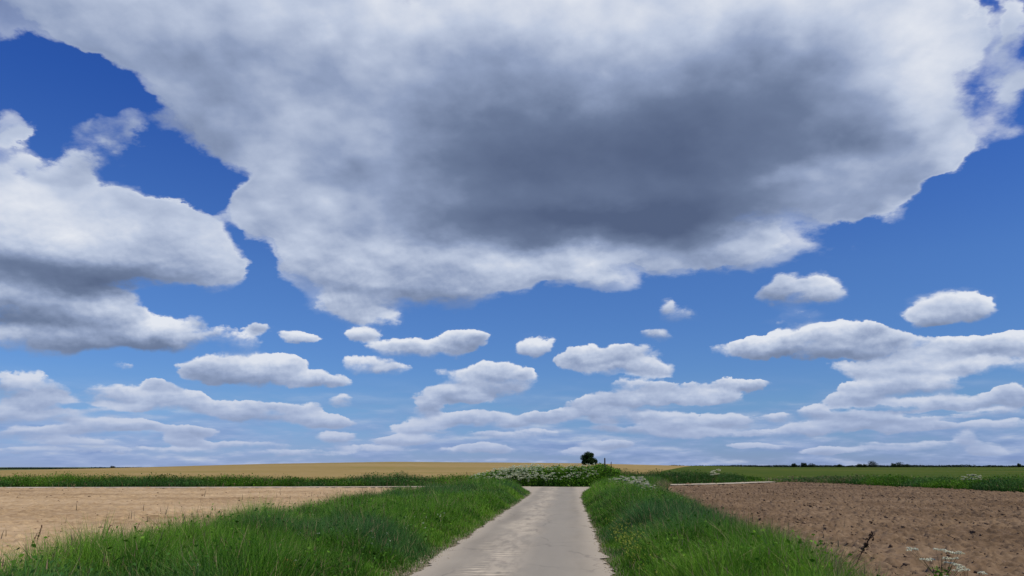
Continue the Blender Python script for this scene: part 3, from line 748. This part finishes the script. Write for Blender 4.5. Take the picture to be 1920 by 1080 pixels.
PX = lambda px: (px - 960) / 1439.0           # sideways slope of a far sight line
tree('tree', 'small round dark tree standing alone on the rise behind the flowering hedge', None, PX(1104) * 250, 250, 4.1, 5.2, 15000, 8, .03, leaf=.25)
far = [(1489, 6.2, 9, 'small rounded dark tree at the left end of the distant tree row'),
       (1507, 7.0, 11, 'taller dark tree second from the left in the distant tree row'),
       (1522, 4.2, 15, 'low broad dark tree third from the left in the distant tree row'),
       (1574, 4.0, 9, 'lone low dark tree in the gap of the distant tree row'),
       (1612, 4.8, 9, 'small dark tree just left of the biggest distant tree'),
       (1621, 4.4, 8, 'smaller dark tree touching the left flank of the biggest distant tree'),
       (1636, 8.8, 16, 'biggest dark tree with domed crown on the right horizon'),
       (1676, 4.6, 13, 'low spreading dark tree left of the last broad distant tree'),
       (1687, 6.6, 17, 'broad dome shaped dark tree right of the biggest distant tree'),
       (1700, 4.0, 12, 'low dark tree sloping off right of the broad domed distant tree'),
       (1911, 6.0, 6, 'narrow dark tree alone on the horizon at the far right')]
for i, (px, h, w, lab) in enumerate(far):
    tree('tree', lab, 'trees on the far right horizon', PX(px) * 1200, 1200, h, w, 900, 20 + i, .15, ((.010, .026, .012), (.022, .045, .016)), leaf=1.1)
tree('tree', 'tiny dark tree bump on the far left horizon line', None, PX(211) * 1400, 1400, 7.0, 13, 700, 51, .15, ((.012, .022, .016), (.02, .034, .02)), leaf=1.3)

def far_woods(label, x0, x1, yy, h, n):
    x = rng.uniform(x0, x1, n); y = yy + rng.uniform(-10, 25, n)
    z = terrain(x, y) + rng.random(n) ** 1.2 * h * (.5 + .9 * fbm(x / 22, x * 0, 4, 3))
    t = np.array([.012, .028, .014]) * (.7 + .7 * rng.random((n, 1)))
    return tag(build('far_woodland', [leaves(np.stack([x, y, z], -1), 1.0 + 1.4 * rng.random(n), t, .8, .8)], M_LEAF), label, 'woodland', kind='stuff')
far_woods('thin dark line of hedges and woods along the right horizon', 260, 1150, 1260, 3.2, 16000)
far_woods('thin dark line of woods along the far left horizon', -1150, -600, 1420, 5.0, 14000)

# flowering hedge behind the junction
def hedge():
    x0, x1 = -3.6, 9.0
    root = tag(empty('flowering_hedge', ((x0 + x1) / 2, 64.3, 0)), 'dark green hedge topped with white cow parsley blossom behind the road junction', 'hedge')
    ox, oy = root.location.x, root.location.y
    top = lambda x: np.interp(x, [-3.6, -2.4, -1, .5, 3, 6, 7.2, 8, 9], [.70, .98, 1.25, 1.40, 1.50, 1.54, 1.74, 1.6, 1.2]) * (.84 + .34 * fbm(x * 1.6, x * 0 + 5, 3, 4))
    n = 30000; x = rng.uniform(x0, x1, n); d = rng.random(n); y = track_y(x) + 1.6 + d * 2.6
    fr = .35 + .65 * sstep(0, .3, d)
    z = terrain(x, y) + top(x) * fr * rng.random(n) ** .8
    C = np.stack([x - ox, y - oy, z], -1) + rng.normal(0, .06, (n, 3))
    build('foliage', [leaves(C, .07 + .11 * rng.random(n), greens(n, x, y, .6) * (.8 + .55 * rng.random((n, 1))), .7, .6),
                      blades('b', x[:9000] - ox, y[:9000] - oy, terrain(x[:9000], y[:9000]), top(x[:9000]) * fr[:9000] * (.6 + .5 * rng.random(9000)), .02 + .01 * rng.random(9000), .1 + .4 * rng.random(9000), greens(9000, x[:9000], y[:9000]) * .9)], M_LEAF, root)
    # stems carrying blossom above the leaves
    m = 640; bx = np.where(rng.random(m) < .62, rng.normal(.6, 1.5, m), rng.uniform(-3.3, 7.0, m)).clip(-3.4, 7.3)
    dd = rng.random(m) ** 1.6; by = track_y(bx) + 1.5 + dd * 1.6; bz = terrain(bx, by) + top(bx) * (.45 + .62 * rng.random(m) ** .4) * (.55 + .5 * sstep(0, .4, dd)) + .05
    K = 16; off = rng.normal(0, 1, (m, K, 3)) * np.array([.062, .062, .022])
    B = (np.stack([bx - ox, by - oy, bz], -1)[:, None] + off).reshape(-1, 3)
    build('blossom', [leaves(B, .035 + .03 * rng.random(len(B)), np.array([.58, .62, .44]) * (.75 + .45 * rng.random((len(B), 1))), .25, .95)], M_LEAF, root)
    build('stem', [blades('s', bx - ox, by - oy, terrain(bx, by), np.maximum(bz - terrain(bx, by), .2), np.full(m, .012), np.full(m, .05), np.tile(np.array([.10, .15, .05]), (m, 1)))], M_LEAF, root)
hedge()

# weathered posts at the right end of the hedge
def post(label, px, y, top_z, r):
    root = tag(empty('wooden_post', (PX(px) * y, y, 0)), label, 'post')
    s = [(0, 0, -.1), (.005, 0, top_z * .5), (.012, .004, top_z - .03), (.012, .004, top_z)]
    tubes('shaft', [(s, [r, r * .97, r * .95, r * .6])], M_POST, root, (.03, .03, .03))
    tubes('cap', [([(.012, .004, top_z - .005), (.012, .004, top_z + .035)], [r * .62, r * .1])], M_POST, root, (.03, .03, .03))
post('dark upright wooden post rising above the right end of the hedge', 1134, 63.5, 2.25, .06)

def dock(label, px, y, h, lean, name='dry_dock', dark=(.06, .035, .022), z=0.0, r0=.012):
    root = tag(empty(name, (PX(px) * y, y, z)), label, 'weed')
    p = lambda t: (lean * h * t ** 1.5, .03 * h * t, h * t)
    tubes('stem', [([p(t) for t in np.linspace(0, 1, 7)], list(np.linspace(r0, r0 * .3, 7)))], M_LEAF, root, dark)
    m = 80; t = .62 + .38 * rng.random(m)
    c = np.stack([lean * h * t ** 1.5, .03 * h * t, h * t], -1) + rng.normal(0, .014 + r0 * .5, (m, 3))
    cc, cf, cl = tube([p(q) for q in np.linspace(.6, 1, 5)], [r0 * .9] * 4 + [r0 * .3], 5)
    build('seed_head', [(cc, cf, cl, np.tile(np.array(dark), (len(cc), 1))), leaves(c, (.024 + .018 * rng.random(m)) * (1 + r0 * 20), np.array(dark) * (.7 + .9 * rng.random((m, 1))), .7, .7)], M_LEAF, root)
    return root
dock('short dark dead stalk beside the wooden post at the hedge end', 1145, 63.0, 1.98, .03, r0=.03)
dock('dark brown dried dock stalk leaning right at the edge of the ploughed field', 1572, 10.6, .74, .55, r0=.008)

# cow parsley: one plant built with its parts, then copied
def cow_parsley(heads, h, seed, split):
    g = np.random.default_rng(seed)
    root = empty('cow_parsley', (0, 0, 0)); stems = []; tips = []
    for k in range(heads):
        a = g.random() * 6.283; sp = (.10 + .24 * g.random()) * h; hh = h * (.55 + .45 * g.random())
        f = (math.cos(a) * sp * .25, math.sin(a) * sp * .25, hh * .55); tip = (math.cos(a) * sp, math.sin(a) * sp, hh)
        stems.append(([(0, 0, 0), f, tip], [.0045, .003, .0015])); tips.append(tip)
        for j in range(3):
            b = g.random() * 6.283; t2 = (tip[0] + math.cos(b) * .06, tip[1] + math.sin(b) * .06, tip[2] - .02 + .03 * g.random())
            stems.append(([f, t2], [.002, .001])); tips.append(t2)
    sm = tubes('stem', stems, M_LEAF, root, (.10, .11, .045))
    U = []
    for tx, ty, tz in tips:
        K = 40 if split else 34; a = g.random(K) * 6.283; rr = (.034 if split else .060) * np.sqrt(g.random(K))
        c = np.stack([tx + np.cos(a) * rr, ty + np.sin(a) * rr, tz + .012 - rr * .25 + g.normal(0, .003, K)], -1)
        U.append(leaves(c, (.014 + .007 * g.random(K)) * (1 if split else 2.1), np.array([.66, .66, .50]) * (.85 + .25 * g.random((K, 1))), .2, .95))
    if split:
        for u in U: build('umbel', [u], M_LEAF, sm)
    else: build('blossom', U, M_LEAF, root)
    m = 240; t = g.random(m) ** 1.4; a = g.random(m) * 6.283; rr = .20 * h * g.random(m)
    c = np.stack([np.cos(a) * rr, np.sin(a) * rr, .55 * h * t], -1)
    build('foliage', [leaves(c, .03 + .03 * g.random(m), greens(m, c[:, 0], c[:, 1]), .5, .5)], M_LEAF, root)
    return root
def place(o, x, y, rz, s, label, group=None, z=None):
    o.location = (x, y, float(verge_top(np.array(x), np.array(y))) - .01 if z is None else z); o.rotation_euler = (0, 0, rz); o.scale = (s, s, s)
    tag(o, label, 'flower', group)
near = cow_parsley(7, .78, 5, True)
place(near, 5.0, 9.25, 0.4, 1.0, 'taller white cow parsley at the near right edge of the ploughed field', 'cow parsley at the near field edge', .02)
c = copy_tree(near); place(c, 4.98, 8.72, 2.6, .74, 'lower white cow parsley in front of its taller neighbour by the ploughed field', 'cow parsley at the near field edge', .02)
c = copy_tree(near); place(c, 5.72, 8.55, 4.4, .70, 'white cow parsley cut by the right edge of the picture', 'cow parsley at the near field edge', .02)
clump = cow_parsley(12, 1.0, 9, False)
spots = [(6.05, 46.0), (6.35, 45.2), (6.7, 44.6), (6.15, 43.6), (6.55, 42.8), (6.9, 43.4), (6.3, 41.6), (6.75, 40.6), (6.1, 40.2), (6.5, 38.8), (6.25, 37.2), (5.95, 35.4), (5.85, 33.4), (5.6, 31.2), (6.95, 45.6), (7.2, 44.2)]
for i, (x, y) in enumerate(spots):
    o = clump if i == 0 else copy_tree(clump)
    place(o, x, y, i * 1.7, .92 + .16 * math.sin(i * 2.1) - (.16 if y < 38 else 0), 'white flowering cow parsley in the drift on the right verge by the junction', 'cow parsley drift on the right verge')
c = copy_tree(clump); place(c, PX(1341) * 67, 67.0, .5, 1.5, 'white cow parsley alone above the dark grass strip right of the hedge', None, 0)
c = copy_tree(clump); place(c, PX(1812) * 56, 56.0, 1.5, 1.12, 'left one of two white cow parsleys on the green bank at the right', 'cow parsley on the right bank', 0)
c = copy_tree(clump); place(c, PX(1828) * 55.4, 55.4, 2.9, 1.15, 'right one of two white cow parsleys on the green bank at the right', 'cow parsley on the right bank', 0)

# tall grass stalks standing out against the pale field on the left
def seed_stalk():
    root = empty('grass_stalk', (0, 0, 0))
    p = lambda t: (.16 * t ** 2, 0, t)
    tubes('stem', [([p(t) for t in np.linspace(0, 1, 6)], list(np.linspace(.0045, .002, 6)))], M_LEAF, root, (.24, .19, .10))
    m = 90; t = .80 + .20 * rng.random(m); c = np.stack([.16 * t ** 2, t * 0, t], -1) + rng.normal(0, .006, (m, 3))
    cc, cf, cl = tube([p(q) for q in np.linspace(.79, 1.01, 5)], [.004] * 4 + [.002], 5)
    build('seed_head', [(cc, cf, cl, np.tile(np.array([.13, .085, .05]), (len(cc), 1))), leaves(c, .016 + .012 * rng.random(m), np.array([.17, .085, .05]) * (.7 + .8 * rng.random((m, 1))), 1.6, .4)], M_LEAF, root)
    return root
st0 = seed_stalk()
stalks = [(5, 1030), (28, 1024), (78, 1000), (95, 984), (117, 1022), (213, 984), (268, 980), (284, 992), (326, 974), (372, 972), (386, 976), (399, 960), (425, 968), (641, 934), (655, 936)]
for i, (px, py) in enumerate(stalks):
    o = st0 if i == 0 else copy_tree(st0)
    y = float(np.interp(px, [0, 200, 400, 660], [9.3, 10.6, 14.2, 25])); ztop = 1.6 - (py - 874) / 1450 * y * 1.02
    h = max(.45, ztop); x = PX(px) * y * (1.0 + .0)
    o.location = (x - .1 * h, y, .04); o.rotation_euler = (0, 0, [0, 2.8, .4, -.5, 3.4, .2][i % 6]); o.scale = (h, h, h)
    tag(o, 'thin brown grass stalk with a seed head against the pale tilled field', 'grass stalk', 'grass stalks along the left field edge')

# withered rosette in the left verge, clod on the track
root = tag(empty('withered_weed', (PX(550) * 9.75, 9.75, .1)), 'withered yellow brown weed low in the grass at the bottom left of the road', 'weed')
m = 70; a = rng.random(m) * 6.283; rr = .11 * np.sqrt(rng.random(m))
build('foliage', [leaves(np.stack([np.cos(a) * rr, np.sin(a) * rr, .24 + .14 * rng.random(m)], -1), .05 + .05 * rng.random(m), np.array([.40, .24, .07]) * (.6 + .8 * rng.random((m, 1))), .8, .5)], M_LEAF, root)
tubes('stem', [([(0, 0, 0), (.02 * k - .03, .01 * k, .28)], [.006, .003]) for k in range(4)], M_LEAF, root, (.16, .12, .05))

def clod(name, label, cat, x, y, z, r, mat, seed):
    g = random.Random(seed); bm = bmesh.new(); bmesh.ops.create_icosphere(bm, subdivisions=3, radius=1)
    for v in bm.verts:
        k = 1 + .45 * mnoise.noise(v.co * 1.4 + Vector((seed, 0, 0))) + .2 * mnoise.noise(v.co * 4)
        v.co = Vector((v.co.x * k * r, v.co.y * k * r * .8, v.co.z * k * r * .5))
    me = bpy.data.meshes.new(name); bm.to_mesh(me); bm.free()
    o = link(name, me, mat); o.location = (x, y, z); return tag(o, label, cat)
clod('earth_clod', 'dark lump of earth lying on the pale track behind the ploughed field', 'soil', PX(1288) * 64.2, 64.2, .10, .26, M_CLOD, 4)

# small blossoms in the sward
def blossoms(label, x, y, lo, hi, col, size):
    n = len(x); z = verge_top(x, y) + lo + (hi - lo) * rng.random(n)
    K = 4; c = (np.stack([x, y, z], -1)[:, None] + rng.normal(0, size * .45, (n, K, 3))).reshape(-1, 3)
    tag(build('meadow_flowers', [leaves(c, size * (.7 + .6 * rng.random(n * K)), np.array(col) * (.75 + .4 * rng.random((n * K, 1))), .3, .9)], M_LEAF), label, 'flowers', kind='stuff')
n = 190; y = 8 + 16 * rng.random(n) ** 1.3; x = ROAD_L(y) - .5 - rng.random(n) * 3.8
blossoms('small cream white blossoms dotted through the left verge grass', x, y, .22, .44, (.55, .58, .40), .020)
n = 520; y = rng.normal(14.6, 2.0, n); x = ROAD_R(y) + .25 + np.abs(rng.normal(0, .42, n))
blossoms('patch of small yellow green blossom beside the right road edge', x, y, .14, .36, (.36, .40, .06), .017)
